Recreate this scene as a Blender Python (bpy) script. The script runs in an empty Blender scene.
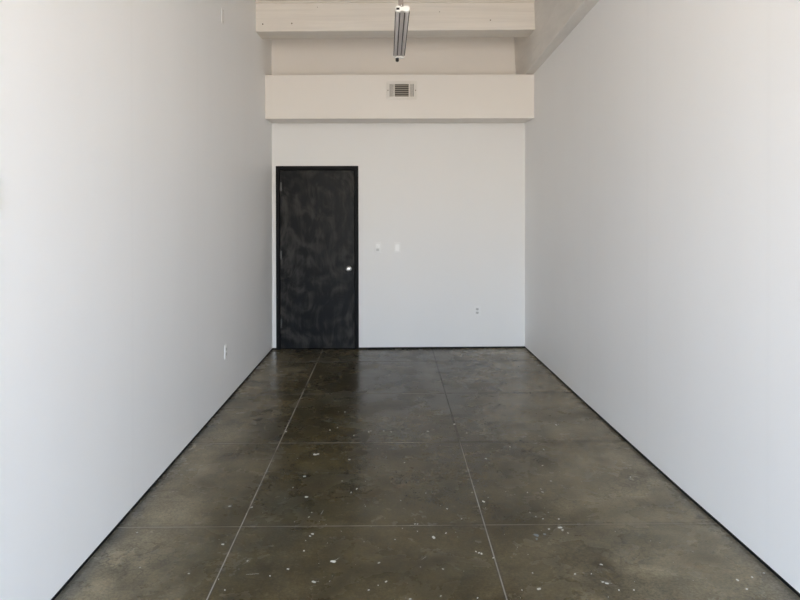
import bpy, bmesh, math, random
from mathutils import Vector, Matrix, noise
random.seed(7)
S = bpy.context.scene
C = S.collection

# daylight through the tall front window: pavement, horizon, lower and upper sky
WX0, WX1, WZ0, WZ1 = -1.42, 1.50, 0.0, 3.5
GROUND = (1.78, 1.53, 1.28); HORIZON = (2.72, 2.68, 2.50); SKY = (1.75, 2.48, 3.52); ZENITH = (1.2, 1.9, 3.0)
STRENGTH = 4.65
EXPO = 0.0
FLECKS = [(-0.255, 3.184, 0.0114, 0.0143), (-0.324, 3.011, 0.0086, 0.0102), (-0.457, 3.887, 0.0083, 0.0128), (0.218, 3.411, 0.0088, 0.0118), (-0.377, 3.451, 0.0074, 0.0101), (-0.387, 3.428, 0.0049, 0.0066), (-0.399, 3.282, 0.0052, 0.0067), (-0.45, 3.118, 0.0049, 0.006), (-0.046, 3.17, 0.0057, 0.0071), (-0.013, 3.012, 0.0054, 0.0064), (-0.086, 2.946, 0.0042, 0.0049), (-0.55, 4.018, 0.0046, 0.0073), (-0.416, 3.637, 0.0052, 0.0075), (-0.407, 3.691, 0.004, 0.0058), (-0.735, 3.76, 0.0043, 0.0064), (-0.183, 3.997, 0.0057, 0.009), (-0.213, 3.946, 0.0056, 0.0088), (-0.275, 4.111, 0.0047, 0.0076), (0.065, 3.837, 0.0038, 0.0058), (0.086, 2.878, 0.0053, 0.0061), (0.132, 3.554, 0.0041, 0.0057), (0.145, 3.554, 0.0038, 0.0053), (0.029, 3.39, 0.0031, 0.0042), (-0.521, 3.061, 0.0035, 0.0042), (0.516, 3.821, 0.0076, 0.0115), (0.281, 3.455, 0.0044, 0.0061), (0.406, 3.27, 0.0042, 0.0054), (0.419, 3.258, 0.0051, 0.0066), (0.429, 3.25, 0.006, 0.0078), (0.478, 3.211, 0.0041, 0.0052), (0.24, 3.114, 0.0044, 0.0055), (0.631, 2.951, 0.0084, 0.0098), (0.955, 3.149, 0.0058, 0.0073), (0.917, 3.003, 0.0054, 0.0064), (0.931, 2.991, 0.0064, 0.0076), (0.965, 2.94, 0.0046, 0.0054), (1.028, 2.94, 0.0038, 0.0044), (0.858, 3.511, 0.009, 0.0125), (0.864, 3.484, 0.005, 0.0068), (0.883, 3.452, 0.0039, 0.0054), (0.799, 3.495, 0.005, 0.0069), (0.558, 2.942, 0.0036, 0.0042), (0.631, 3.078, 0.004, 0.0048), (0.815, 3.069, 0.0044, 0.0053), (0.742, 3.683, 0.0047, 0.0069), (0.763, 3.635, 0.0044, 0.0063), (0.794, 3.608, 0.0044, 0.0062), (0.875, 3.606, 0.0041, 0.0059), (0.866, 3.945, 0.0056, 0.0088), (0.866, 3.987, 0.004, 0.0063), (0.78, 3.939, 0.0051, 0.0079), (0.95, 4.101, 0.0053, 0.0085), (0.214, 2.899, 0.0037, 0.0043), (0.374, 3.611, 0.0046, 0.0066), (0.31, 3.731, 0.0043, 0.0063), (0.364, 2.884, 0.0037, 0.0042), (-0.795, 3.347, 0.0072, 0.0095), (-0.857, 3.77, 0.0065, 0.0096), (-0.645, 3.191, 0.0046, 0.0057), (-0.737, 3.756, 0.0054, 0.008), (-0.692, 2.949, 0.0036, 0.0042), (-0.882, 3.082, 0.004, 0.0048), (-1.115, 3.135, 0.0034, 0.0042), (-1.249, 3.471, 0.0037, 0.0051), (-0.479, 4.549, 0.0104, 0.0187), (-0.461, 4.558, 0.0078, 0.0141), (-0.25, 4.458, 0.007, 0.0123), (-0.504, 4.184, 0.0078, 0.0128), (-0.423, 5.044, 0.0058, 0.0115), (-0.373, 5.1, 0.0051, 0.0103), (-0.142, 5.001, 0.0064, 0.0127), (-0.127, 5.019, 0.0047, 0.0092), (-0.035, 5.018, 0.0057, 0.0114), (0.017, 5.0, 0.0054, 0.0106), (0.281, 5.008, 0.0072, 0.0142), (0.099, 4.403, 0.005, 0.0088), (-0.245, 4.922, 0.0056, 0.0109), (-0.342, 5.482, 0.0059, 0.0127), (-0.735, 5.013, 0.0064, 0.0128), (0.485, 5.169, 0.0081, 0.0166), (0.279, 5.006, 0.0072, 0.0141), (0.895, 4.976, 0.0064, 0.0126), (1.231, 5.147, 0.0074, 0.015), (0.62, 4.466, 0.0064, 0.0113), (0.811, 4.683, 0.0054, 0.0099), (1.025, 4.629, 0.0066, 0.0121), (0.954, 4.345, 0.005, 0.0085), (0.554, 4.969, 0.005, 0.0098), (1.435, 4.158, 0.0053, 0.0088), (1.501, 3.016, 0.0065, 0.0077), (1.576, 3.039, 0.0056, 0.0068), (1.505, 2.945, 0.005, 0.0059), (1.645, 3.072, 0.0044, 0.0053)]

# ------------------------------------------------------------------ materials
def new_mat(name):
    m = bpy.data.materials.new(name); m.use_nodes = True
    nt = m.node_tree
    b = next(n for n in nt.nodes if n.type == 'BSDF_PRINCIPLED')
    return m, nt, b

def N(nt, typ, **kw):
    n = nt.nodes.new(typ)
    for k, v in kw.items():
        if k in n.inputs.keys() if isinstance(k, str) else False: n.inputs[k].default_value = v
        else: setattr(n, k, v)
    return n

def plain(name, col, rough=.5, metal=0., bump=0., bscale=60., spec=.5):
    m, nt, b = new_mat(name)
    b.inputs['Base Color'].default_value = (*col, 1)
    b.inputs['Roughness'].default_value = rough
    b.inputs['Metallic'].default_value = metal
    b.inputs['Specular IOR Level'].default_value = spec
    # every surface gets a slight procedural tone and height variation
    tc = N(nt, 'ShaderNodeTexCoord'); nz = N(nt, 'ShaderNodeTexNoise')
    nz.inputs['Scale'].default_value = bscale; nz.inputs['Detail'].default_value = 4
    nt.links.new(tc.outputs['Object'], nz.inputs['Vector'])
    mr = N(nt, 'ShaderNodeMapRange')
    mr.inputs['To Min'].default_value = max(0, rough - .06); mr.inputs['To Max'].default_value = min(1, rough + .06)
    nt.links.new(nz.outputs['Fac'], mr.inputs['Value']); nt.links.new(mr.outputs['Result'], b.inputs['Roughness'])
    if bump:
        bp = N(nt, 'ShaderNodeBump'); bp.inputs['Strength'].default_value = bump; bp.inputs['Distance'].default_value = .004
        nt.links.new(nz.outputs['Fac'], bp.inputs['Height']); nt.links.new(bp.outputs['Normal'], b.inputs['Normal'])
    return m

def paint(name, col, seams=None, axis='Y', bump=.12, var=.02, warp=None):
    """rolled wall paint: faint blotches, orange-peel bump, faint drywall seams (positions in metres)"""
    m, nt, b = new_mat(name); L = nt.links
    geo = N(nt, 'ShaderNodeNewGeometry')
    n1 = N(nt, 'ShaderNodeTexNoise'); n1.inputs['Scale'].default_value = 1.1; n1.inputs['Detail'].default_value = 3
    mp = N(nt, 'ShaderNodeMapping'); mp.inputs['Scale'].default_value = (1, 1, .35)
    L.new(geo.outputs['Position'], mp.inputs['Vector']); L.new(mp.outputs['Vector'], n1.inputs['Vector'])
    cr = N(nt, 'ShaderNodeMapRange'); cr.inputs['From Min'].default_value = .3; cr.inputs['From Max'].default_value = .7
    cr.inputs['To Min'].default_value = 1 - var; cr.inputs['To Max'].default_value = 1 + var * .4
    L.new(n1.outputs['Fac'], cr.inputs['Value'])
    fac = cr.outputs['Result']
    if seams:
        sp = N(nt, 'ShaderNodeSeparateXYZ'); L.new(geo.outputs['Position'], sp.inputs['Vector'])
        for s in seams:
            a = N(nt, 'ShaderNodeMath', operation='SUBTRACT'); a.inputs[1].default_value = s; L.new(sp.outputs[axis], a.inputs[0])
            c = N(nt, 'ShaderNodeMath', operation='ABSOLUTE'); L.new(a.outputs[0], c.inputs[0])
            d = N(nt, 'ShaderNodeMapRange', interpolation_type='SMOOTHSTEP'); d.inputs['From Min'].default_value = 0; d.inputs['From Max'].default_value = .03
            d.inputs['To Min'].default_value = .987; d.inputs['To Max'].default_value = 1.
            L.new(c.outputs[0], d.inputs['Value'])
            e = N(nt, 'ShaderNodeMath', operation='MULTIPLY'); L.new(fac, e.inputs[0]); L.new(d.outputs['Result'], e.inputs[1]); fac = e.outputs[0]
    vm = N(nt, 'ShaderNodeVectorMath', operation='SCALE'); vm.inputs[0].default_value = col
    L.new(fac, vm.inputs['Scale']); L.new(vm.outputs['Vector'], b.inputs['Base Color'])
    b.inputs['Roughness'].default_value = WR; b.inputs['Specular IOR Level'].default_value = WS
    n2 = N(nt, 'ShaderNodeTexNoise'); n2.inputs['Scale'].default_value = 90; n2.inputs['Detail'].default_value = 5
    L.new(geo.outputs['Position'], n2.inputs['Vector'])
    bp = N(nt, 'ShaderNodeBump'); bp.inputs['Strength'].default_value = bump; bp.inputs['Distance'].default_value = .003
    L.new(n2.outputs['Fac'], bp.inputs['Height']); L.new(bp.outputs['Normal'], b.inputs['Normal'])
    return m

def timber(name, col, scale=(1.2, 30, 30), bump=.35, var=.05):
    """painted rough-sawn timber, grain running along object X"""
    m, nt, b = new_mat(name); L = nt.links
    geo = N(nt, 'ShaderNodeNewGeometry'); mp = N(nt, 'ShaderNodeMapping'); mp.inputs['Scale'].default_value = scale
    L.new(geo.outputs['Position'], mp.inputs['Vector'])
    n = N(nt, 'ShaderNodeTexNoise'); n.inputs['Scale'].default_value = 1; n.inputs['Detail'].default_value = 6; n.inputs['Distortion'].default_value = .6
    L.new(mp.outputs['Vector'], n.inputs['Vector'])
    cr = N(nt, 'ShaderNodeMapRange'); cr.inputs['From Min'].default_value = .3; cr.inputs['From Max'].default_value = .7
    cr.inputs['To Min'].default_value = 1 - var; cr.inputs['To Max'].default_value = 1 + var
    L.new(n.outputs['Fac'], cr.inputs['Value'])
    vm = N(nt, 'ShaderNodeVectorMath', operation='SCALE'); vm.inputs[0].default_value = col
    L.new(cr.outputs['Result'], vm.inputs['Scale']); L.new(vm.outputs['Vector'], b.inputs['Base Color'])
    b.inputs['Roughness'].default_value = .7
    bp = N(nt, 'ShaderNodeBump'); bp.inputs['Strength'].default_value = bump; bp.inputs['Distance'].default_value = .006
    L.new(n.outputs['Fac'], bp.inputs['Height']); L.new(bp.outputs['Normal'], b.inputs['Normal'])
    return m

def concrete():
    m, nt, b = new_mat('polished_concrete'); L = nt.links
    geo = N(nt, 'ShaderNodeNewGeometry'); pos = geo.outputs['Position']
    def noi(scale, detail=6, rough=.6, dist=0., off=(0, 0, 0), vscale=(1, 1, 1)):
        mp = N(nt, 'ShaderNodeMapping'); mp.inputs['Location'].default_value = off; mp.inputs['Scale'].default_value = vscale
        L.new(pos, mp.inputs['Vector'])
        n = N(nt, 'ShaderNodeTexNoise'); n.inputs['Scale'].default_value = scale; n.inputs['Detail'].default_value = detail
        n.inputs['Roughness'].default_value = rough; n.inputs['Distortion'].default_value = dist
        L.new(mp.outputs['Vector'], n.inputs['Vector']); return n.outputs['Fac']
    def mrange(v, a, c, lo=0., hi=1., smooth=True):
        d = N(nt, 'ShaderNodeMapRange', interpolation_type='SMOOTHSTEP' if smooth else 'LINEAR')
        for k, x in zip(('From Min', 'From Max', 'To Min', 'To Max'), (a, c, lo, hi)): d.inputs[k].default_value = x
        L.new(v, d.inputs['Value']); return d.outputs['Result']
    def mix(f, a, c, mode='MIX'):
        d = N(nt, 'ShaderNodeMix', data_type='RGBA', blend_type=mode)
        if isinstance(f, float): d.inputs[0].default_value = f
        else: L.new(f, d.inputs[0])
        for i, x in ((6, a), (7, c)):
            if isinstance(x, tuple): d.inputs[i].default_value = (*x, 1)
            else: L.new(x, d.inputs[i])
        return d.outputs[2]
    def math_(op, a, c=None):
        d = N(nt, 'ShaderNodeMath', operation=op)
        for i, x in enumerate((a, c)):
            if x is None: continue
            if isinstance(x, (int, float)): d.inputs[i].default_value = x
            else: L.new(x, d.inputs[i])
        return d.outputs[0]
    sp = N(nt, 'ShaderNodeSeparateXYZ'); L.new(pos, sp.inputs['Vector']); X, Y = sp.outputs['X'], sp.outputs['Y']
    col = mix(mrange(noi(.9, 5, .62, .3), .28, .72), COLD, COLW)
    # worn, paler cement towards the two long walls
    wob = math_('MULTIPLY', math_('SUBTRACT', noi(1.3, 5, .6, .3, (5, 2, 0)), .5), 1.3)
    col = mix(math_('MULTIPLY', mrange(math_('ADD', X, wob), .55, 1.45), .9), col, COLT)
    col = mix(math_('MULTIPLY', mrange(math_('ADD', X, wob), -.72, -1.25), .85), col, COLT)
    # grey-blue and dark oily patches
    col = mix(mrange(noi(1.7, 7, .62, .2, (9, 4, 0)), .50, .72, 0, .55), col, COLB)
    col = mix(mrange(noi(2.3, 7, .62, .2, (2, 14, 0)), .50, .74, 0, .75), col, COLK)
    # grey-blue wash along the foot of each long wall
    eL = math_('ADD', X, math_('MULTIPLY', wob, .09))
    col = mix(mrange(eL, -1.26, -1.36, 0, .7), col, COLE)
    col = mix(mrange(eL, 1.54, 1.66, 0, .5), col, COLE)
    # fine mottling, grain and streaks
    col = mix(mrange(noi(3.6, 9, .70, .1, (4, 1, 0)), .28, .72), mix(1., col, (.72, .71, .68), 'MULTIPLY'), mix(1., col, (1.28, 1.27, 1.25), 'MULTIPLY'))
    col = mix(mrange(noi(75, 4, .8, 0, (7, 7, 0)), .3, .7), mix(1., col, (.68, .68, .67), 'MULTIPLY'), mix(1., col, (1.33, 1.32, 1.30), 'MULTIPLY'))
    col = mix(mrange(noi(7, 9, .7, .15), .22, .78, .0, .9), mix(1., col, (.74, .74, .74), 'MULTIPLY'), mix(1., col, (1.22, 1.21, 1.19), 'MULTIPLY'))
    col = mix(mrange(noi(28, 6, .7, .1), .54, .76, 0, .30), col, (.20, .175, .12))
    col = mix(mrange(noi(22, 6, .7, .2, (3, 3, 3)), .56, .72, 0, .6), col, (.035, .03, .02))
    # fine map cracking, in patches only
    vo = N(nt, 'ShaderNodeTexVoronoi', feature='DISTANCE_TO_EDGE'); vo.inputs['Scale'].default_value = 9
    wn = N(nt, 'ShaderNodeTexNoise'); wn.inputs['Scale'].default_value = 6; wn.inputs['Detail'].default_value = 5; L.new(pos, wn.inputs['Vector'])
    wa = N(nt, 'ShaderNodeVectorMath', operation='SCALE'); wa.inputs['Scale'].default_value = .35; L.new(wn.outputs['Color'], wa.inputs[0])
    wb = N(nt, 'ShaderNodeVectorMath', operation='ADD'); L.new(pos, wb.inputs[0]); L.new(wa.outputs['Vector'], wb.inputs[1]); L.new(wb.outputs['Vector'], vo.inputs['Vector'])
    crk = math_('MULTIPLY', mrange(vo.outputs['Distance'], .0, .07, 1, 0), mrange(noi(2.1, 4, .6, 0, (6, 6, 0)), .47, .62, 0, .55))
    col = mix(crk, col, (.030, .024, .014))
    # rusty blots and pale scuffs
    col = mix(mrange(noi(5.5, 6, .7, .2, (12, 3, 0)), .60, .72, 0, .35), col, (.125, .070, .030))
    col = mix(mrange(noi(11, 8, .75, .2, (1, 22, 0)), .60, .74, 0, .40), col, (.24, .215, .16))
    # hairline scratches
    col = mix(mrange(noi(1, 4, .6, 1.5, (1, 7, 0), (60, 5, 1)), .70, .78, 0, .25), col, (.25, .24, .21))
    # saw-cut joints on a 1.24 m grid
    hs = []
    def joint(line, w, c, f):
        nonlocal col
        if isinstance(w, float): k = mrange(line, w * .35, w, 1, 0)
        else: k = mrange(math_('DIVIDE', line, w), .35, 1., 1, 0)
        br = mrange(noi(4.2, 3, .6, 0, (len(hs) * 5.3, 0, 0)), .3, .55, .5, 1)
        kk = math_('MULTIPLY', k, math_('MULTIPLY', br, f))
        col = mix(kk, col, c); hs.append(k)
    tr = math_('SUBTRACT', Y, math_('MULTIPLY', X, .009))
    fr = math_('ABSOLUTE', math_('SUBTRACT', math_('FRACT', math_('ADD', math_('DIVIDE', math_('SUBTRACT', tr, 3.537), 1.2385), 10.5)), .5))
    d_tr = math_('MULTIPLY', fr, 1.2385)
    # dark dirt beside the cuts, then the pale filler in them
    col = mix(math_('MULTIPLY', mrange(d_tr, .012, .034, 1, 0), mrange(Y, 4.3, 5.4, .22, .6)), col, (.022, .018, .012))
    side = mrange(math_('ADD', X, math_('MULTIPLY', math_('SUBTRACT', noi(2, 2), .5), .6)), .15, .60, 1, .08)
    side = math_('MAXIMUM', side, math_('MULTIPLY', math_('SUBTRACT', 1., mrange(Y, 4.0, 4.4)), .75))
    joint(d_tr, mrange(Y, 3.4, 6.2, .0046, .0100, False), (.31, .28, .235), math_('MULTIPLY', side, .85))
    l1 = math_('ABSOLUTE', math_('ADD', math_('SUBTRACT', X, math_('MULTIPLY', Y, .00245)), .7565))
    col = mix(mrange(l1, .004, .014, .3, 0), col, (.03, .027, .02))
    joint(l1, mrange(Y, 3.5, 7.5, .0040, .0075, False), (.36, .33, .29), mrange(Y, 5.5, 7.4, .95, .7))
    l2 = math_('ABSOLUTE', math_('SUBTRACT', math_('SUBTRACT', X, math_('MULTIPLY', Y, .00195)), .4771))
    col = mix(math_('MULTIPLY', mrange(l2, .003, .015, 1, 0), mrange(Y, 4.3, 5.2, .35, .6)), col, (.016, .013, .009))
    joint(l2, .0044, (.31, .29, .26), mrange(Y, 4.5, 5.0, .9, .10))
    L.new(col, b.inputs['Base Color'])
    rg = mrange(noi(3.1, 7, .65, .2, (0, 8, 0)), .3, .7, RLO, RHI)
    L.new(rg, b.inputs['Roughness'])
    # the open cuts and their dirty edges do not shine
    cut = math_('MAXIMUM', mrange(d_tr, .007, .024, .5, 0), mrange(l2, .003, .011, .6, 0))
    cut = math_('MAXIMUM', cut, mrange(l1, .003, .008, .6, 0))
    L.new(math_('MULTIPLY', math_('SUBTRACT', 1., cut), SPEC), b.inputs['Specular IOR Level'])
    h = math_('ADD', math_('MULTIPLY', noi(40, 6, .6), .35), math_('MULTIPLY', noi(5, 5, .6), 1.0))
    for k in hs: h = math_('SUBTRACT', h, math_('MULTIPLY', k, .4))
    bp = N(nt, 'ShaderNodeBump'); bp.inputs['Strength'].default_value = .10; bp.inputs['Distance'].default_value = .004
    L.new(h, bp.inputs['Height']); L.new(bp.outputs['Normal'], b.inputs['Normal'])
    return m

def door_metal():
    """black steel, hand rubbed in sweeping arcs"""
    m, nt, b = new_mat('rubbed_black_steel'); L = nt.links
    tc = N(nt, 'ShaderNodeTexCoord')
    mp = N(nt, 'ShaderNodeMapping'); mp.inputs['Scale'].default_value = (1, 1, .62)
    L.new(tc.outputs['Object'], mp.inputs['Vector'])
    n1 = N(nt, 'ShaderNodeTexNoise'); n1.inputs['Scale'].default_value = 4.6; n1.inputs['Detail'].default_value = 8; n1.inputs['Roughness'].default_value = .62; n1.inputs['Distortion'].default_value = 1.6
    L.new(mp.outputs['Vector'], n1.inputs['Vector'])
    mp2 = N(nt, 'ShaderNodeMapping'); mp2.inputs['Scale'].default_value = (18, 18, 3.); 
    L.new(tc.outputs['Object'], mp2.inputs['Vector'])
    n2 = N(nt, 'ShaderNodeTexNoise'); n2.inputs['Scale'].default_value = 1.; n2.inputs['Detail'].default_value = 6; n2.inputs['Distortion'].default_value = 1.2
    L.new(mp2.outputs['Vector'], n2.inputs['Vector'])
    # rings of a circular rub centred on the upper half of the leaf
    mp3 = N(nt, 'ShaderNodeMapping'); mp3.inputs['Location'].default_value = (.02, 0, -1.25); mp3.inputs['Scale'].default_value = (1., 0, .8)
    L.new(tc.outputs['Object'], mp3.inputs['Vector'])
    wv = N(nt, 'ShaderNodeTexWave', wave_type='RINGS', rings_direction='SPHERICAL'); wv.inputs['Scale'].default_value = 2.3
    wv.inputs['Distortion'].default_value = 3.5; wv.inputs['Detail'].default_value = 4; wv.inputs['Detail Scale'].default_value = 1.6
    L.new(mp3.outputs['Vector'], wv.inputs['Vector'])
    a = N(nt, 'ShaderNodeMath', operation='MULTIPLY_ADD'); a.inputs[1].default_value = .35; L.new(n2.outputs['Fac'], a.inputs[0]); L.new(n1.outputs['Fac'], a.inputs[2])
    c = N(nt, 'ShaderNodeMath', operation='MULTIPLY_ADD'); c.inputs[1].default_value = .08; L.new(wv.outputs['Fac'], c.inputs[0]); L.new(a.outputs[0], c.inputs[2])
    r = N(nt, 'ShaderNodeMapRange', interpolation_type='SMOOTHSTEP'); r.inputs['From Min'].default_value = .60; r.inputs['From Max'].default_value = .93
    L.new(c.outputs[0], r.inputs['Value'])
    mx = N(nt, 'ShaderNodeMix', data_type='RGBA'); mx.inputs[6].default_value = (*DK, 1); mx.inputs[7].default_value = (*DL, 1)
    L.new(r.outputs['Result'], mx.inputs[0]); L.new(mx.outputs[2], b.inputs['Base Color'])
    rr = N(nt, 'ShaderNodeMapRange'); rr.inputs['To Min'].default_value = .34; rr.inputs['To Max'].default_value = .52
    L.new(r.outputs['Result'], rr.inputs['Value']); L.new(rr.outputs['Result'], b.inputs['Roughness'])
    b.inputs['Specular IOR Level'].default_value = .09
    return m

WR, WS = .5, .45
WALLC = (.92, .925, .93)
COLD = (.038, .030, .013); COLW = (.088, .071, .037); COLT = (.225, .192, .130)
COLB = (.072, .074, .055); COLK = (.030, .021, .008); COLE = (.075, .078, .074)
RLO, RHI, SPEC = .19, .33, .17
DK = (.0018, .0026, .0042); DL = (.054, .052, .049)

M_wall_l = paint('white_wall_paint_left', WALLC, seams=(1.29, 2.51, 3.73, 4.95, 6.17), axis='Y')
M_wall_r = paint('white_wall_paint_right', WALLC, seams=(1.89, 3.11, 4.43, 5.60), axis='Y')
M_wall_b = paint('white_wall_paint_back', (.85, .845, .835), var=.015)
M_soffit = paint('white_soffit_paint', (.865, .825, .775), var=.015)
M_upper = paint('white_upper_paint', (.86, .83, .79), var=.03)
M_beam = timber('white_painted_timber', (.84, .80, .745))
M_side = timber('white_painted_rough_timber', (.78, .755, .72), scale=(14, 3, 14), bump=.9, var=.04)
M_ceil = timber('white_painted_decking', (.80, .76, .70), scale=(10, 1.2, 10), bump=.3)
M_floor = concrete()
M_fleck = plain('dried_white_paint', (.54, .53, .48), .6)
M_fleckb = plain('dried_blue_paint', (.15, .175, .18), .6)
M_gap_shade = plain('black_gap_shade', (.008, .009, .010), .6, spec=.15)  # black colour paints the shade in the gap between walls and floor
M_door = door_metal()
M_frame = plain('black_frame_paint', (.005, .0055, .007), .5, bump=.15, bscale=40, spec=.10)
M_steel = plain('brushed_steel', (.85, .85, .83), .38, 1.)
M_dsteel = plain('dark_steel', (.06, .06, .06), .4, .8)
M_plast = plain('white_plastic', (.96, .96, .95), .35)
M_plast2 = plain('painted_over_plate', (.87, .87, .86), .5)
M_plast3 = plain('grey_plastic', (.62, .62, .61), .5)
M_slot = plain('dark_slot', (.02, .02, .02), .6)
M_vent = plain('vent_white_enamel', (.80, .77, .72), .5)
M_slat = plain('vent_dark_slats', (.42, .39, .34), .6)  # centre slats, a darker tone than the frame and side slats
M_ventdark = plain('vent_dark_inside', (.10, .092, .08), .8)
M_lampw = plain('lamp_white_plastic', (.80, .79, .75), .5)
M_lampg = plain('lamp_grey_metal', (.66, .61, .585), .75, 0., spec=.15)
M_lampd = plain('lamp_dark_groove', (.06, .05, .045), .7)
M_tube = plain('lamp_tube_diffuser', (.72, .675, .655), .7, spec=.15)
M_hang = plain('dull_hanger_metal', (.30, .265, .24), .7, 0., spec=.2)
M_nail = plain('rust_nail', (.16, .11, .07), .8)
M_al = plain('window_aluminium', (.25, .25, .26), .4, .8)

# ------------------------------------------------------------------ mesh helpers
def box(bm, x0, x1, y0, y1, z0, z1, mi=0):
    vs = [bm.verts.new((x, y, z)) for x in (x0, x1) for y in (y0, y1) for z in (z0, z1)]
    for f in ((0, 1, 3, 2), (4, 6, 7, 5), (0, 4, 5, 1), (2, 3, 7, 6), (0, 2, 6, 4), (1, 5, 7, 3)):
        fc = bm.faces.new([vs[i] for i in f]); fc.material_index = mi
    return vs

def hexa(bm, p, mi=0):
    """8 points: bottom ring then top ring"""
    vs = [bm.verts.new(q) for q in p]
    for f in ((3, 2, 1, 0), (4, 5, 6, 7), (0, 1, 5, 4), (1, 2, 6, 5), (2, 3, 7, 6), (3, 0, 4, 7)):
        fc = bm.faces.new([vs[i] for i in f]); fc.material_index = mi

def lathe(bm, prof, axis='Y', seg=24, c=(0, 0, 0), mi=0):
    """prof: (radius, height) pairs revolved about an axis through c"""
    rings = []
    for r, h in prof:
        ring = []
        for k in range(seg):
            a = 2 * math.pi * k / seg; u, v = r * math.cos(a), r * math.sin(a)
            p = {'Y': (u, h, v), 'Z': (u, v, h), 'X': (h, u, v)}[axis]
            ring.append(bm.verts.new((p[0] + c[0], p[1] + c[1], p[2] + c[2])))
        rings.append(ring)
    for a, d in zip(rings, rings[1:]):
        for k in range(seg):
            f = bm.faces.new((a[k], a[(k + 1) % seg], d[(k + 1) % seg], d[k])); f.material_index = mi; f.smooth = True
    for ring in (rings[0], rings[-1]):
        f = bm.faces.new(ring); f.material_index = mi

def extrude_profile(bm, pts, y0, y1, mi=0):
    a = [bm.verts.new((x, y0, z)) for x, z in pts]; d = [bm.verts.new((x, y1, z)) for x, z in pts]
    n = len(pts)
    for k in range(n): bm.faces.new((a[k], a[(k + 1) % n], d[(k + 1) % n], d[k])).material_index = mi
    bm.faces.new(a).material_index = mi; bm.faces.new(list(reversed(d))).material_index = mi

def obj(name, bm, mats, parent=None, bevel=0., seg=2, loc=None):
    bmesh.ops.recalc_face_normals(bm, faces=bm.faces)
    me = bpy.data.meshes.new(name); bm.to_mesh(me); bm.free()
    for m in (mats if isinstance(mats, (list, tuple)) else [mats]): me.materials.append(m)
    o = bpy.data.objects.new(name, me); C.objects.link(o)
    if parent: o.parent = parent
    if loc: o.location = loc
    if bevel:
        b = o.modifiers.new('bevel', 'BEVEL'); b.width = bevel; b.segments = seg; b.limit_method = 'ANGLE'
        w = o.modifiers.new('wn', 'WEIGHTED_NORMAL')
    return o

def tag(o, label, cat, kind=None, group=None):
    o['label'] = label; o['category'] = cat
    if kind: o['kind'] = kind
    if group: o['group'] = group
    return o

def empty(name, loc, rz=0.):
    o = bpy.data.objects.new(name, None); o.empty_display_size = .1; C.objects.link(o)
    o.location = loc; o.rotation_euler = (0, 0, rz); return o

# ------------------------------------------------------------------ room dimensions (metres)
def XL(y): return -1.4200 + .01504 * y
RP = [(-2.4, 1.843), (2.0, 1.7145), (2.878, 1.6887), (3.337, 1.6725), (3.922, 1.6465), (4.893, 1.6160), (5.733, 1.5930), (6.8, 1.5690), (7.914, 1.5410), (8.3, 1.531)]
def XR(y):
    for (a, xa), (b, xb) in zip(RP, RP[1:]):
        if y <= b or b == RP[-1][0]: return xa + (xb - xa) * (y - a) / (b - a)
def YB(x): return 7.861 + .0187 * (x + 1.30)
def ZC(y): return 3.655 + .0727 * (7. - y)
WIN_Y = -1.9
LEAN = .0056    # the right wall is a little out of plumb
GAP = .018

# floor, with its paint flecks as part of the slab
bm = bmesh.new()
ys = [-2.2, 8.2]
hexa(bm, [(-1.7, ys[0], -.2), (2.1, ys[0], -.2), (2.1, ys[1], -.2), (-1.7, ys[1], -.2),
          (-1.7, ys[0], 0), (2.1, ys[0], 0), (2.1, ys[1], 0), (-1.7, ys[1], 0)])
def fleck(x, y, rx, ry, mi=1):
    n = 9; h = .0009
    ph = random.random() * 6
    pts = []
    for k in range(n):
        a = 2 * math.pi * k / n; r = 1 + .38 * math.sin(2 * a + ph) * random.uniform(.5, 1) + random.uniform(-.15, .15)
        pts.append((x + rx * r * math.cos(a), y + ry * r * math.sin(a)))
    base = [bm.verts.new((p[0], p[1], .0001)) for p in pts]
    top = [bm.verts.new((x + (p[0] - x) * .75, y + (p[1] - y) * .75, h)) for p in pts]
    for k in range(n): bm.faces.new((base[k], base[(k + 1) % n], top[(k + 1) % n], top[k])).material_index = mi
    bm.faces.new(top).material_index = mi
for f in FLECKS: fleck(*f)
fleck(.722, 3.43, .011, .018, 2); fleck(.765, 3.44, .010, .008, 2); fleck(.715, 3.39, .006, .01, 2)
for k in range(150):
    y = random.uniform(2.7, 6.2) if k % 3 else random.uniform(2.7, 4.2)
    x = random.uniform(XL(y) + .25, XR(y) - .25)
    if x < -.8 and random.random() < .6: continue
    s = random.choice((.0012, .0015, .002, .0026))
    fleck(x, y, s, s * random.uniform(1, 2))
# thin slivers of spilt paint
for x, y, a, ln in ((-.353, 3.69, 1.4, .05), (-.60, 3.075, .1, .055), (.16, 3.21, .9, .035), (-.24, 3.2, .9, .04), (.93, 3.0, -.5, .05), (-.315, 3.01, .3, .028)):
    dx, dy = math.cos(a) * ln / 2, math.sin(a) * ln / 2; nx, ny = -math.sin(a) * .0009, math.cos(a) * .0009
    q = [bm.verts.new(p) for p in ((x - dx - nx, y - dy - ny, .0006), (x + dx - nx, y + dy - ny, .0006), (x + dx + nx, y + dy + ny, .0006), (x - dx + nx, y - dy + ny, .0006))]
    bm.faces.new(q).material_index = 1
fl = obj('floor', bm, [M_floor, M_fleck, M_fleckb])
tag(fl, 'polished brown-grey concrete floor with saw-cut joints and white paint flecks', 'floor', 'structure')

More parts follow.
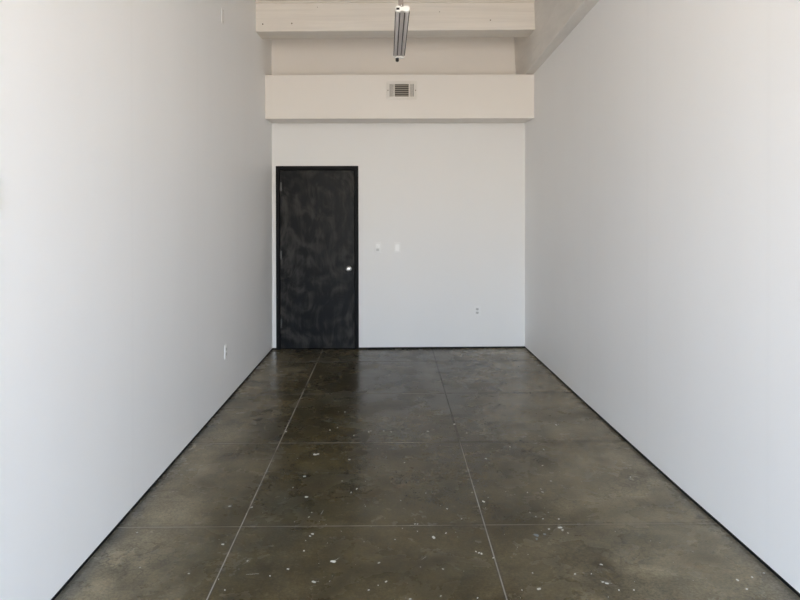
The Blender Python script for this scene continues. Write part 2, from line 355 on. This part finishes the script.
# side walls
def side_wall(name, fx, out, mat, label, lean=0.):
    bm = bmesh.new()
    yy = [-2.] + [k * .4 - 1.7 for k in range(24)] + [8.1]
    rows = []
    for y in yy:
        x = fx(y)
        zt = ZC(y) + .1; xt = x + lean * zt
        rows.append([bm.verts.new((x, y, GAP)), bm.verts.new((xt, y, zt)), bm.verts.new((x + out, y, zt)), bm.verts.new((x + out, y, GAP))])
    for a, d in zip(rows, rows[1:]):
        for k in range(4):
            f = bm.faces.new((a[k], a[(k + 1) % 4], d[(k + 1) % 4], d[k]))
    bm.faces.new(rows[0]); bm.faces.new(rows[-1])
    o = obj(name, bm, mat); tag(o, label, 'wall', 'structure')
    return o
side_wall('wall_left', XL, -.15, M_wall_l, 'long white painted wall on the left side, beside the black door')
side_wall('wall_right', XR, .15, M_wall_r, 'long white painted wall on the right side, under the rough beam', LEAN)

def gap_shade_strip(name, fx, out, label):  # black strip fills the gap under a side wall in place of its shade
    bm = bmesh.new(); rows = []
    for k in range(24):
        y = -1.9 + k * (7.86 + 1.9) / 23
        x = fx(y) + (.0015 if out > 0 else -.0015)
        rows.append([bm.verts.new((x, y, .0)), bm.verts.new((x, y, GAP)), bm.verts.new((x + out, y, GAP)), bm.verts.new((x + out, y, .0))])
    for a, d in zip(rows, rows[1:]):
        for k in range(4): bm.faces.new((a[k], a[(k + 1) % 4], d[(k + 1) % 4], d[k]))
    bm.faces.new(rows[0]); bm.faces.new(rows[-1])
    o = obj(name, bm, M_gap_shade); tag(o, label, 'shadow_gap', 'structure')
gap_shade_strip('gap_shade_left', XL, -.12, 'thin black strip standing in for the shaded gap under the left wall')
gap_shade_strip('gap_shade_right', XR, .12, 'thin black strip standing in for the shaded gap under the right wall')

# back wall: opening for the door, plus the set-back part above the soffit
RB = math.atan(.0187)
DX0, DX1, DTOP = -1.259, -.333, 2.061
def bw(x0, x1, z0, z1, bm, t=.16):
    hexa(bm, [(x0, YB(x0), z0), (x1, YB(x1), z0), (x1, YB(x1) + t, z0), (x0, YB(x0) + t, z0),
              (x0, YB(x0), z1), (x1, YB(x1), z1), (x1, YB(x1) + t, z1), (x0, YB(x0) + t, z1)])
bm = bmesh.new()
bw(-1.45, DX0, GAP, 2.75, bm); bw(DX0, DX1, DTOP, 2.75, bm); bw(DX1, 1.69, GAP, 2.75, bm)
tag(obj('wall_back', bm, M_wall_b), 'white back wall with the black door, below the boxed soffit', 'wall', 'structure')
bm = bmesh.new(); bw(-1.45, 1.69, 2.75, 3.66, bm)
tag(obj('wall_back', bm, M_upper), 'shaded strip of upper back wall between the soffit and the ceiling beam', 'wall', 'structure')
bm = bmesh.new()  # same painted gap shade under the back wall, either side of the door
a, c = DX1 + .001, 1.68
hexa(bm, [(a, YB(a) + .002, 0), (c, YB(c) + .002, 0), (c, YB(c) + .1, 0), (a, YB(a) + .1, 0), (a, YB(a) + .002, GAP), (c, YB(c) + .002, GAP), (c, YB(c) + .1, GAP), (a, YB(a) + .1, GAP)])
a, c = -1.44, DX0 - .001
hexa(bm, [(a, YB(a) + .002, 0), (c, YB(c) + .002, 0), (c, YB(c) + .1, 0), (a, YB(a) + .1, 0), (a, YB(a) + .002, GAP), (c, YB(c) + .002, GAP), (c, YB(c) + .1, GAP), (a, YB(a) + .1, GAP)])
tag(obj('gap_shade_back', bm, M_gap_shade), 'thin black strip standing in for the shaded gap under the back wall', 'shadow_gap', 'structure')

# soffit
SY = 7.48
bm = bmesh.new()
hexa(bm, [(XL(SY), SY - .008, 2.543), (XR(SY) + LEAN * 2.54, SY + .008, 2.543), (XR(7.9), YB(1.54), 2.541), (XL(7.9), YB(-1.3), 2.541),
          (XL(SY), SY - .008, 3.013), (XR(SY) + LEAN * 3.01, SY + .008, 3.013), (XR(7.9), YB(1.54), 3.013), (XL(7.9), YB(-1.3), 3.013)])
tag(obj('trim_1', bm, M_soffit, bevel=.003), 'boxed white soffit across the back wall holding the air vent', 'soffit', 'structure')

# ceiling deck (slopes up towards the front)
bm = bmesh.new()
def slab(bm, x0, x1, y0, y1, a, c):
    hexa(bm, [(x0, y0, ZC(y0) + a), (x1, y0, ZC(y0) + a), (x1, y1, ZC(y1) + a), (x0, y1, ZC(y1) + a),
              (x0, y0, ZC(y0) + c), (x1, y0, ZC(y0) + c), (x1, y1, ZC(y1) + c), (x0, y1, ZC(y1) + c)])
slab(bm, -1.6, 2.0, -2.2, 8.2, .02, .2)
n = 46; w = 3.6 / n
for k in range(n):
    x0 = -1.6 + k * w; x1 = x0 + w - .006
    slab(bm, x0, x1, -2.2, 8.2, 0, .03)
tag(obj('ceiling', bm, M_ceil), 'sloping white painted plank ceiling above the cross beam', 'ceiling', 'structure')

# long rough beam along the right wall
LB = [(-1.9, 1.68), (2., 1.60), (5.347, 1.508), (7.48, 1.482), (7.9, 1.452)]
def XB(y):
    for (p, xa), (q, xb) in zip(LB, LB[1:]):
        if y <= q or q == LB[-1][0]: return xa + (xb - xa) * (y - p) / (q - p)
def ZB(y): return 3.026 + .0727 * (7.48 - y)
bm = bmesh.new(); rows = []
nn = 150
for k in range(nn + 1):
    y = -1.89 + k * (7.905 + 1.89) / nn
    j = noise.noise(Vector((y * 9, 0, 0))) * .0035 + noise.noise(Vector((y * 2.2, 5, 0))) * .004
    jz = noise.noise(Vector((y * 7, 9, 0))) * .003
    x = XB(y) + j; z = ZB(y) + jz; xr = XR(y) + LEAN * z + .002; zc = ZC(y) + .01
    rows.append([bm.verts.new(p) for p in ((x + .005, y, z), (x, y, z + .006), (x - .007, y, z + .2), (x - .022, y, zc), (xr, y, zc), (xr, y, z))])
for a, d in zip(rows, rows[1:]):
    for k in range(6): bm.faces.new((a[k], a[(k + 1) % 6], d[(k + 1) % 6], d[k]))
bm.faces.new(rows[0]); bm.faces.new(rows[-1])
tag(obj('trim_2', bm, M_side), 'long rough white beam running along the top of the right wall', 'beam', 'structure')

# cross beams: only the last is in the picture, the others stand on the same spacing overhead
def cross_beam(name, y0, z0, z1, label):
    bm = bmesh.new(); nx = 60; d = .31
    xa, xb = XL(y0), XB(y0) - .012
    rows = []
    for k in range(nx + 1):
        x = xa + (xb - xa) * k / nx
        j = noise.noise(Vector((x * 6, y0, 0))) * .0025; j2 = noise.noise(Vector((x * 11, y0, 4))) * .004 + noise.noise(Vector((x * 2.5, y0, 7))) * .004
        sl = .0045 * (x - xa)
        rows.append([bm.verts.new(p) for p in ((x, y0, z0 + j + .004 + sl), (x, y0 + .004, z0 + j + sl), (x, y0 + d, z0 + j2 + sl), (x, y0 + d, z1), (x, y0 + .0, z1))])
    for a, c in zip(rows, rows[1:]):
        for k in range(5): bm.faces.new((a[k], a[(k + 1) % 5], c[(k + 1) % 5], c[k]))
    bm.faces.new(rows[0]); bm.faces.new(rows[-1])
    # nail holes and knots
    if y0 > 6:
        for x, z, r in ((-1.247, 3.432, .008), (-.957, 3.438, .008), (1.03, 3.465, .007), (-.70, 3.60, .004), (.52, 3.55, .004)):
            pts = [bm.verts.new((x + r * math.cos(t * 1.047), y0 - .0012, z + r * math.sin(t * 1.047))) for t in range(6)]
            f = bm.faces.new(pts); f.material_index = 1
    tag(obj(name, bm, [M_beam, M_nail]), label, 'beam', 'structure')
cross_beam('trim_3', 7.0, 3.357, 3.655, 'white painted timber cross beam in front of the upper back wall')
cross_beam('trim_4', 4.55, 3.57, 3.86, 'second white timber cross beam overhead, nearer than the lamp')
cross_beam('trim_5', 2.1, 3.75, 4.04, 'third white timber cross beam overhead')
# ledger fillet where deck meets the cross beam
bm = bmesh.new(); box(bm, XL(6.98), XB(6.98) - .016, 6.975, 6.999, 3.640, 3.672)
tag(obj('trim_6', bm, M_beam, bevel=.003), 'thin white timber fillet along the top of the rear cross beam', 'trim', 'structure')

# ------------------------------------------------------------------ front wall behind the camera with a tall glazed opening
bm = bmesh.new()
wx0, wx1, wz0, wz1 = WX0, WX1, WZ0, WZ1
box(bm, -1.6, wx0, WIN_Y - .18, WIN_Y, 0, 4.5); box(bm, wx1, 2.05, WIN_Y - .18, WIN_Y, 0, 4.5)
box(bm, wx0, wx1, WIN_Y - .18, WIN_Y, wz1, 4.5)
if wz0 > 0: box(bm, wx0, wx1, WIN_Y - .18, WIN_Y, 0, wz0)
tag(obj('wall_front', bm, M_wall_b), 'white front wall with the tall window, behind the viewer', 'wall', 'structure')
wn = empty('window_1', ((wx0 + wx1) / 2, WIN_Y - .09, wz0)); tag(wn, 'tall glazed window in the front wall, behind the viewer', 'window', 'structure')
hw, hh = (wx1 - wx0) / 2, wz1 - wz0
bm = bmesh.new(); t = .05
box(bm, -hw, -hw + t, -.03, .03, 0, hh); box(bm, hw - t, hw, -.03, .03, 0, hh)
box(bm, -hw + t, hw - t, -.03, .03, 0, t); box(bm, -hw + t, hw - t, -.03, .03, hh - t, hh)
obj('window_frame', bm, M_al, wn, bevel=.003)
for q in (-1, 1):
    bm = bmesh.new(); box(bm, q * hw / 3 - .02, q * hw / 3 + .02, -.025, .025, t, hh - t); obj('mullion', bm, M_al, wn, bevel=.002)
m, nt, b = new_mat('clear_window_glass')
nt.nodes.remove(b); out = next(n for n in nt.nodes if n.type == 'OUTPUT_MATERIAL')
tr = nt.nodes.new('ShaderNodeBsdfTransparent'); gl = nt.nodes.new('ShaderNodeBsdfGlossy'); gl.inputs['Roughness'].default_value = .02
mx = nt.nodes.new('ShaderNodeMixShader'); mx.inputs[0].default_value = .06
nt.links.new(tr.outputs[0], mx.inputs[1]); nt.links.new(gl.outputs[0], mx.inputs[2]); nt.links.new(mx.outputs[0], out.inputs['Surface'])
for q in range(3):
    xa = -hw + t if q == 0 else (-hw / 3 + .02 if q == 1 else hw / 3 + .02)
    xb = -hw / 3 - .02 if q == 0 else (hw / 3 - .02 if q == 1 else hw - t)
    bm = bmesh.new(); box(bm, xa, xb, -.004, .004, t, hh - t); obj('pane', bm, m, wn)

# ------------------------------------------------------------------ door
dw = DX1 - DX0
door = empty('door_1', ((DX0 + DX1) / 2, YB((DX0 + DX1) / 2), 0), RB)
tag(door, 'black steel door with rubbed finish and round knob in the back wall', 'door', 'structure')
h2 = dw / 2; F = .041
bm = bmesh.new()
extr = -.008
box(bm, -h2, -h2 + F, extr, .12, 0, DTOP); box(bm, h2 - F, h2, extr, .12, 0, DTOP); box(bm, -h2 + F, h2 - F, extr, .12, DTOP - .043, DTOP)
# stop behind the leaf
box(bm, -h2 + F, -h2 + F + .012, .055, .12, 0, DTOP - .043); box(bm, h2 - F - .012, h2 - F, .055, .12, 0, DTOP - .043)
box(bm, -h2 + F + .012, h2 - F - .012, .055, .12, DTOP - .055, DTOP - .043)
obj('door_frame', bm, M_frame, door, bevel=.002)
bm = bmesh.new()
g = .0045
box(bm, -h2 + F + g, h2 - F - g, .010, .052, .010, DTOP - .043 - g)
leaf = obj('door_leaf', bm, M_door, door, bevel=.002); leaf['label'] = 'black door leaf with cloudy rubbed swirls'
bm = bmesh.new(); box(bm, -h2 + F, h2 - F, .0, .1, .0, .006)
obj('threshold', bm, M_frame, door, bevel=.001)
bm = bmesh.new(); box(bm, -h2 + F, h2 - F, .1, .12, 0, DTOP - .043); obj('door_leaf_back', bm, M_frame, door)
kx, kz = (348.6 - 388) / 700 * 7.87 + .796, .905
bm = bmesh.new()
lathe(bm, [(.0, .0), (.031, .0), (.032, -.002), (.030, -.007), (.014, -.010), (.0, -.010)][1:], 'Y', 32, (kx, .010, kz))
rose = obj('rose', bm, M_steel, door); rose['label'] = 'round steel rose of the door knob'
bm = bmesh.new()
lathe(bm, [(.011, -.009), (.0105, -.028), (.016, -.034), (.025, -.042), (.0315, -.052), (.030, -.062), (.022, -.069), (.008, -.071)], 'Y', 32, (kx, .010, kz))
kn = obj('door_knob', bm, M_steel, door); kn['label'] = 'shiny round steel knob'
bm = bmesh.new(); lathe(bm, [(.006, -.0705), (.006, -.0735), (.003, -.074)], 'Y', 16, (kx, .010, kz)); obj('keyhole', bm, M_dsteel, kn)
for z in (1.83, 1.06, .29):
    bm = bmesh.new(); hx = -h2 + F + .0015
    for i in range(5): lathe(bm, [(.0052, z - .05 + i * .0205), (.0052, z - .05 + i * .0205 + .0185)], 'Z', 12, (hx, .004, 0))
    lathe(bm, [(.0025, z - .055), (.0045, z - .053), (.0045, z - .0505)], 'Z', 12, (hx, .004, 0))
    lathe(bm, [(.0045, z + .0525), (.0045, z + .055), (.0025, z + .057)], 'Z', 12, (hx, .004, 0))
    box(bm, hx + .002, hx + .022, .0075, .0101, z - .048, z + .048)
    hg = obj('hinge', bm, M_dsteel, door)

# ------------------------------------------------------------------ plates (local: plate lies in XZ, faces -Y)
def rounded(bm, w, h, y0, y1, cz=0, cx=0, mi=0, inset=.002):
    x, z = w / 2, h / 2
    vs = []
    for (yy, s) in ((y1, 0), (y0 + .0015, 0), (y0, inset)):
        vs.append([bm.verts.new((cx + sx * (x - s), yy, cz + sz * (z - s))) for sx, sz in ((-1, -1), (1, -1), (1, 1), (-1, 1))])
    for a, d in zip(vs, vs[1:]):
        for k in range(4): bm.faces.new((a[k], a[(k + 1) % 4], d[(k + 1) % 4], d[k])).material_index = mi
    bm.faces.new(vs[0]).material_index = mi; bm.faces.new(vs[-1]).material_index = mi

def screw(parent, x, z, y=-.0062, mat=None):
    bm = bmesh.new(); lathe(bm, [(.0034, 0), (.0032, -.0010), (.0015, -.0014)], 'Y', 12, (x, y, z))
    return obj('screw', bm, mat or M_plast2, parent)

def outlet(loc, rz, label, group=None):
    o = empty('power_outlet', loc, rz); tag(o, label, 'outlet', None, group)
    bm = bmesh.new(); rounded(bm, .070, .114, -.0065, 0); obj('cover_plate', bm, M_plast2, o, bevel=.001)
    for s in (-1, 1):
        bm = bmesh.new(); cz = s * .0195
        pts = []
        for k in range(24):
            a = 2 * math.pi * k / 24
            pts.append((.0172 * math.cos(a), cz + max(-.0135, min(.0135, .0172 * math.sin(a)))))
        extrude_profile(bm, pts, -.0085, -.006)
        r = obj('socket_face', bm, M_plast3, o)
        bm = bmesh.new()
        box(bm, -.0078, -.0050, -.0088, -.0084, cz - .002, cz + .0078); box(bm, .0048, .0080, -.0088, -.0084, cz - .002, cz + .0070)
        lathe(bm, [(.0030, -.0088), (.0030, -.0084)], 'Y', 12, (0, 0, cz - .0078))
        obj('slot', bm, M_slot, r)
    screw(o, 0, 0)
    return o

# back wall outlet
xo = (477.2 - .3 - 388) / 700 * 7.9
outlet((xo, YB(xo), 1.62 - (311.1 - 205) / 700 * YB(xo)), RB, 'white duplex power outlet low on the back wall, right of the door')
# left wall outlet
YO = 5.73
outlet((XL(YO), YO, .424), math.radians(90) + math.atan(-.015), 'white duplex power outlet low on the left wall')

# rocker switch on the back wall
xs = (397.1 - 388) / 700 * 7.89; zs = 1.62 - (247.6 - 205) / 700 * 7.89
o = empty('light_switch', (xs, YB(xs), zs), RB); tag(o, 'white rocker light switch, the right one of the pair beside the door', 'light switch')
bm = bmesh.new(); rounded(bm, .070, .114, -.0065, 0); obj('cover_plate', bm, M_plast2, o, bevel=.001)
bm = bmesh.new()
hexa(bm, [(-.021, -.0060, -.036), (.021, -.0060, -.036), (.021, -.0060, .036), (-.021, -.0060, .036),
          (-.021, -.0155, -.036), (.021, -.0155, -.036), (.021, -.0085, .036), (-.021, -.0085, .036)])
r = obj('rocker', bm, M_plast, o, bevel=.001)
screw(o, 0, .048); screw(o, 0, -.048)

# toggle switch / dimmer left of it, painted over
xs = (377.6 - 388) / 700 * 7.88
o = empty('light_switch', (xs, YB(xs), zs + .002), RB); tag(o, 'painted-over switch plate with a lever, nearer the door than its neighbour', 'light switch')
bm = bmesh.new(); rounded(bm, .070, .114, -.0065, 0); obj('cover_plate', bm, M_plast2, o, bevel=.001)
bm = bmesh.new(); box(bm, -.022, .022, -.011, -.006, .000, .040); obj('slider_housing', bm, M_plast, o, bevel=.002)
bm = bmesh.new()
hexa(bm, [(-.005, -.010, .006), (.005, -.010, .006), (.005, -.010, .018), (-.005, -.010, .018),
          (-.004, -.027, .020), (.004, -.027, .020), (.004, -.024, .029), (-.004, -.024, .029)])
obj('lever', bm, M_plast, o, bevel=.001)
bm = bmesh.new(); box(bm, -.016, .016, -.0085, -.006, -.040, -.012); obj('button', bm, M_plast3, o, bevel=.0015)
screw(o, 0, .048); screw(o, 0, -.048)

# blank plate high on the left wall
YP = 5.665
o = empty('junction_box', (XL(YP), YP, 3.150), math.radians(90) - .015); tag(o, 'small blank white junction box high on the left wall', 'junction box')
bm = bmesh.new(); rounded(bm, .070, .114, -.0055, 0); obj('cover_plate', bm, M_plast2, o, bevel=.001)
screw(o, 0, .045, -.0052, M_nail); screw(o, 0, -.045, -.0052, M_nail)

# switch plate just at the left edge of view
YT = 2.451
o = empty('light_switch', (XL(YT), YT, 1.665), math.radians(90) - .015); tag(o, 'white switch plate on the left wall, cut off by the left edge', 'light switch')
bm = bmesh.new(); rounded(bm, .080, .110, -.0085, 0, inset=.003); obj('cover_plate', bm, M_plast2, o, bevel=.001)
bm = bmesh.new(); box(bm, -.017, .017, -.0115, -.0075, -.033, .033); obj('rocker', bm, M_plast, o, bevel=.001)

# ------------------------------------------------------------------ air vent in the soffit
vx = (402.4 - .3 - 388) / 700 * 7.472
vz = 1.62 + (205 - 90.35) / 700 * 7.472
vr = empty('air_vent', (vx, 7.4815, vz), .0054); tag(vr, 'white metal air register with slats on the soffit', 'air vent')
W, H = .326, .194
bm = bmesh.new()
ox, oz, ix, iz = W / 2, H / 2, .128, .067
def ring(bm, a, c):
    (ax, az, ay), (cx, cz, cy) = a, c
    A = [bm.verts.new((sx * ax, ay, sz * az)) for sx, sz in ((-1, -1), (1, -1), (1, 1), (-1, 1))]
    D = [bm.verts.new((sx * cx, cy, sz * cz)) for sx, sz in ((-1, -1), (1, -1), (1, 1), (-1, 1))]
    for k in range(4): bm.faces.new((A[k], A[(k + 1) % 4], D[(k + 1) % 4], D[k]))
ring(bm, (ox, oz, -.002), (ox, oz, -.006)); ring(bm, (ox, oz, -.006), (ox - .006, oz - .006, -.009)); ring(bm, (ox - .006, oz - .006, -.009), (ix, iz, -.013)); ring(bm, (ix, iz, -.013), (ix, iz, .0))
ring(bm, (ox, oz, -.002), (ix, iz, -.002))
obj('vent_frame', bm, M_vent, vr)
bm = bmesh.new(); box(bm, -ix, ix, -.0035, -.0022, -iz, iz); obj('duct_backing', bm, M_ventdark, vr)
for s in (-1, 1):
    bm = bmesh.new(); box(bm, s * .079 - .005, s * .079 + .005, -.0145, -.004, -iz, iz); obj('divider', bm, M_vent, vr)
nS = 6
for k in range(nS):
    z = -iz + (k + .5) * 2 * iz / nS
    bm = bmesh.new()
    hexa(bm, [(-.074, -.0125, z - .0075), (.074, -.0125, z - .0075), (.074, -.0040, z + .0005), (-.074, -.0040, z + .0005),
              (-.074, -.0115, z - .0035), (.074, -.0115, z - .0035), (.074, -.0040, z + .0045), (-.074, -.0040, z + .0045)])
    obj('slat', bm, M_slat, vr)
for s in (-1, 1):
    for k in range(4):
        x = s * (.0905 + k * .0103)
        bm = bmesh.new(); dx = s * .004
        hexa(bm, [(x - .0020, -.0125, -iz), (x + .0020, -.0125, -iz), (x + .0020 - dx, -.004, -iz), (x - .0020 - dx, -.004, -iz),
                  (x - .0020, -.0125, iz), (x + .0020, -.0125, iz), (x + .0020 - dx, -.004, iz), (x - .0020 - dx, -.004, iz)])
        obj('slat', bm, M_vent, vr)
    bm = bmesh.new(); lathe(bm, [(.0055, 0), (.005, -.002), (.002, -.003)], 'Y', 12, (s * .147, -.0095, 0)); obj('screw', bm, M_nail, vr)

# ------------------------------------------------------------------ hanging strip lamp, seen end on
LX, LZ, LY0, LY1 = .086, 2.728, 4.0, 5.24
lamp = empty('strip_lamp', (LX, LY0, LZ), 0.0); tag(lamp, 'unlit twin tube strip lamp hanging from the ceiling', 'lamp')
LL = LY1 - LY0; hw = .0405
# sheet-metal body: shallow ribbed pan
bm = bmesh.new()
prof = [(-hw, .006), (-hw + .002, .004), (-.012, .004), (-.010, .001), (.010, .001), (.012, .004), (hw - .002, .004), (hw, .006), (hw, .016), (.020, .030), (-.020, .030), (-hw, .016)]
extrude_profile(bm, prof, .03, LL - .03); obj('lamp_body', bm, M_lampg, lamp)
# dark recessed grooves between ribs
for x0 in (-.0140, .0140):
    bm = bmesh.new(); box(bm, x0 - .0026, x0 + .0026, .05, LL - .05, .0018, .0045); obj('groove', bm, M_lampd, lamp)
for s in (-1, 1):
    bm = bmesh.new(); box(bm, s * (hw - .0005) - .0020, s * (hw - .0005) + .0020, .035, LL - .035, .001, .012); obj('side_rail', bm, M_lampd, lamp, bevel=.0005)
# two tubes under the pan
for s in (-1, 1):
    bm = bmesh.new(); lathe(bm, [(.0095, .028), (.0105, .034), (.0105, LL - .034), (.0095, LL - .028)], 'Y', 20, (s * .0275, 0, .0055)); obj('tube', bm, M_tube, lamp)
# dumb-bell end caps
for y0, y1, nm in ((.0, .03, 'near'), (LL - .03, LL, 'far')):
    bm = bmesh.new(); pts = []
    R = .0185; cx = hw - R + .001; zc = .014 if y0 == 0 else .003
    for k in range(13):
        a = math.radians(-140 + 280 * k / 12); pts.append((cx + R * math.cos(a), zc + R * math.sin(a)))
    for k in range(13):
        a = math.radians(40 + 280 * k / 12); pts.append((-cx + R * math.cos(a), zc + R * math.sin(a)))
    extrude_profile(bm, pts, y0, y1); cap = obj('end_cap', bm, M_lampw, lamp, bevel=.002); cap['label'] = 'white dumb-bell shaped end cap'
    if y0 == 0:
        bm = bmesh.new(); box(bm, -.0355, -.0165, -.003, .002, .0075, .0195); obj('power_socket', bm, M_slot, cap, bevel=.001)
# pull switch under the far end
bm = bmesh.new(); lathe(bm, [(.006, -.010), (.0125, -.014), (.0125, -.034), (.008, -.040)], 'Z', 16, (-.014, LL - .02, 0)); pk = obj('pull_switch', bm, M_slot, lamp); pk['label'] = 'small dark knob under the far end'
# hanger straps up to the deck
for y, cx in ((.10, -.004), (LL - .12, .006)):
    bm = bmesh.new(); top = ZC(LY0 + y) - LZ - .001
    box(bm, cx - .012, cx + .012, y - .004, y + .004, .028, top)
    box(bm, cx - .012, cx - .009, y - .012, y + .004, .028, top); box(bm, cx + .009, cx + .012, y - .012, y + .004, .028, top)
    for i in range(9): lathe(bm, [(.0035, y - .0046), (.0030, y - .0052)], 'Y', 10, (cx, 0, .06 + i * .1), 1)
    obj('hanger', bm, [M_hang, M_lampw], lamp)

# ------------------------------------------------------------------ daylight
w = bpy.data.worlds.new('World'); S.world = w; w.use_nodes = True
nt = w.node_tree; bg = next(n for n in nt.nodes if n.type == 'BACKGROUND')
tc = nt.nodes.new('ShaderNodeTexCoord'); sp = nt.nodes.new('ShaderNodeSeparateXYZ'); nt.links.new(tc.outputs['Generated'], sp.inputs[0])
rp = nt.nodes.new('ShaderNodeValToRGB'); mr = nt.nodes.new('ShaderNodeMapRange')
mr.inputs['From Min'].default_value = -1; mr.inputs['From Max'].default_value = 1
nt.links.new(sp.outputs['Z'], mr.inputs['Value']); nt.links.new(mr.outputs['Result'], rp.inputs['Fac'])
# radiance by elevation: pavement, horizon, lower sky, upper sky
e = rp.color_ramp.elements
stops = [(0., GROUND), (.485, GROUND), (.505, HORIZON), (.56, HORIZON), (.60, SKY), (.74, SKY), (.82, ZENITH), (1., ZENITH)]
e[0].position = stops[0][0]; e[0].color = (*stops[0][1], 1); e[1].position = 1.; e[1].color = (*ZENITH, 1)
for p, c in stops[1:-1]:
    q = rp.color_ramp.elements.new(p); q.color = (*c, 1)
nt.links.new(rp.outputs['Color'], bg.inputs['Color']); bg.inputs['Strength'].default_value = STRENGTH
al = bpy.data.lights.new('window_portal', 'AREA'); al.shape = 'RECTANGLE'; al.size = wx1 - wx0; al.size_y = wz1 - wz0
al.cycles.is_portal = True
ao = bpy.data.objects.new('window_portal', al); C.objects.link(ao)
ao.location = ((wx0 + wx1) / 2, WIN_Y - .16, (wz0 + wz1) / 2); ao.rotation_euler = (math.radians(90), 0, 0)

# ------------------------------------------------------------------ camera
cd = bpy.data.cameras.new('camera'); cam = bpy.data.objects.new('camera', cd); C.objects.link(cam); S.camera = cam
cd.sensor_fit = 'HORIZONTAL'; cd.sensor_width = 36.; cd.lens = 36. * 700 / 800
cd.shift_x = 12 / 800; cd.shift_y = -95 / 800
cd.clip_start = .02
cam.matrix_world = Matrix.Translation((0, 0, 1.62)) @ Matrix.Rotation(math.radians(90), 4, 'X') @ Matrix.Rotation(-.003, 4, 'Z')

S.view_settings.view_transform = 'Standard'; S.view_settings.look = 'None'
S.view_settings.gamma = 1.; S.view_settings.use_curve_mapping = False
S.view_settings.exposure = EXPO
S.cycles.max_bounces = 14; S.cycles.diffuse_bounces = 10; S.cycles.glossy_bounces = 5
S.cycles.use_denoising = True; S.cycles.sample_clamp_indirect = 0
S.cycles.caustics_reflective = True
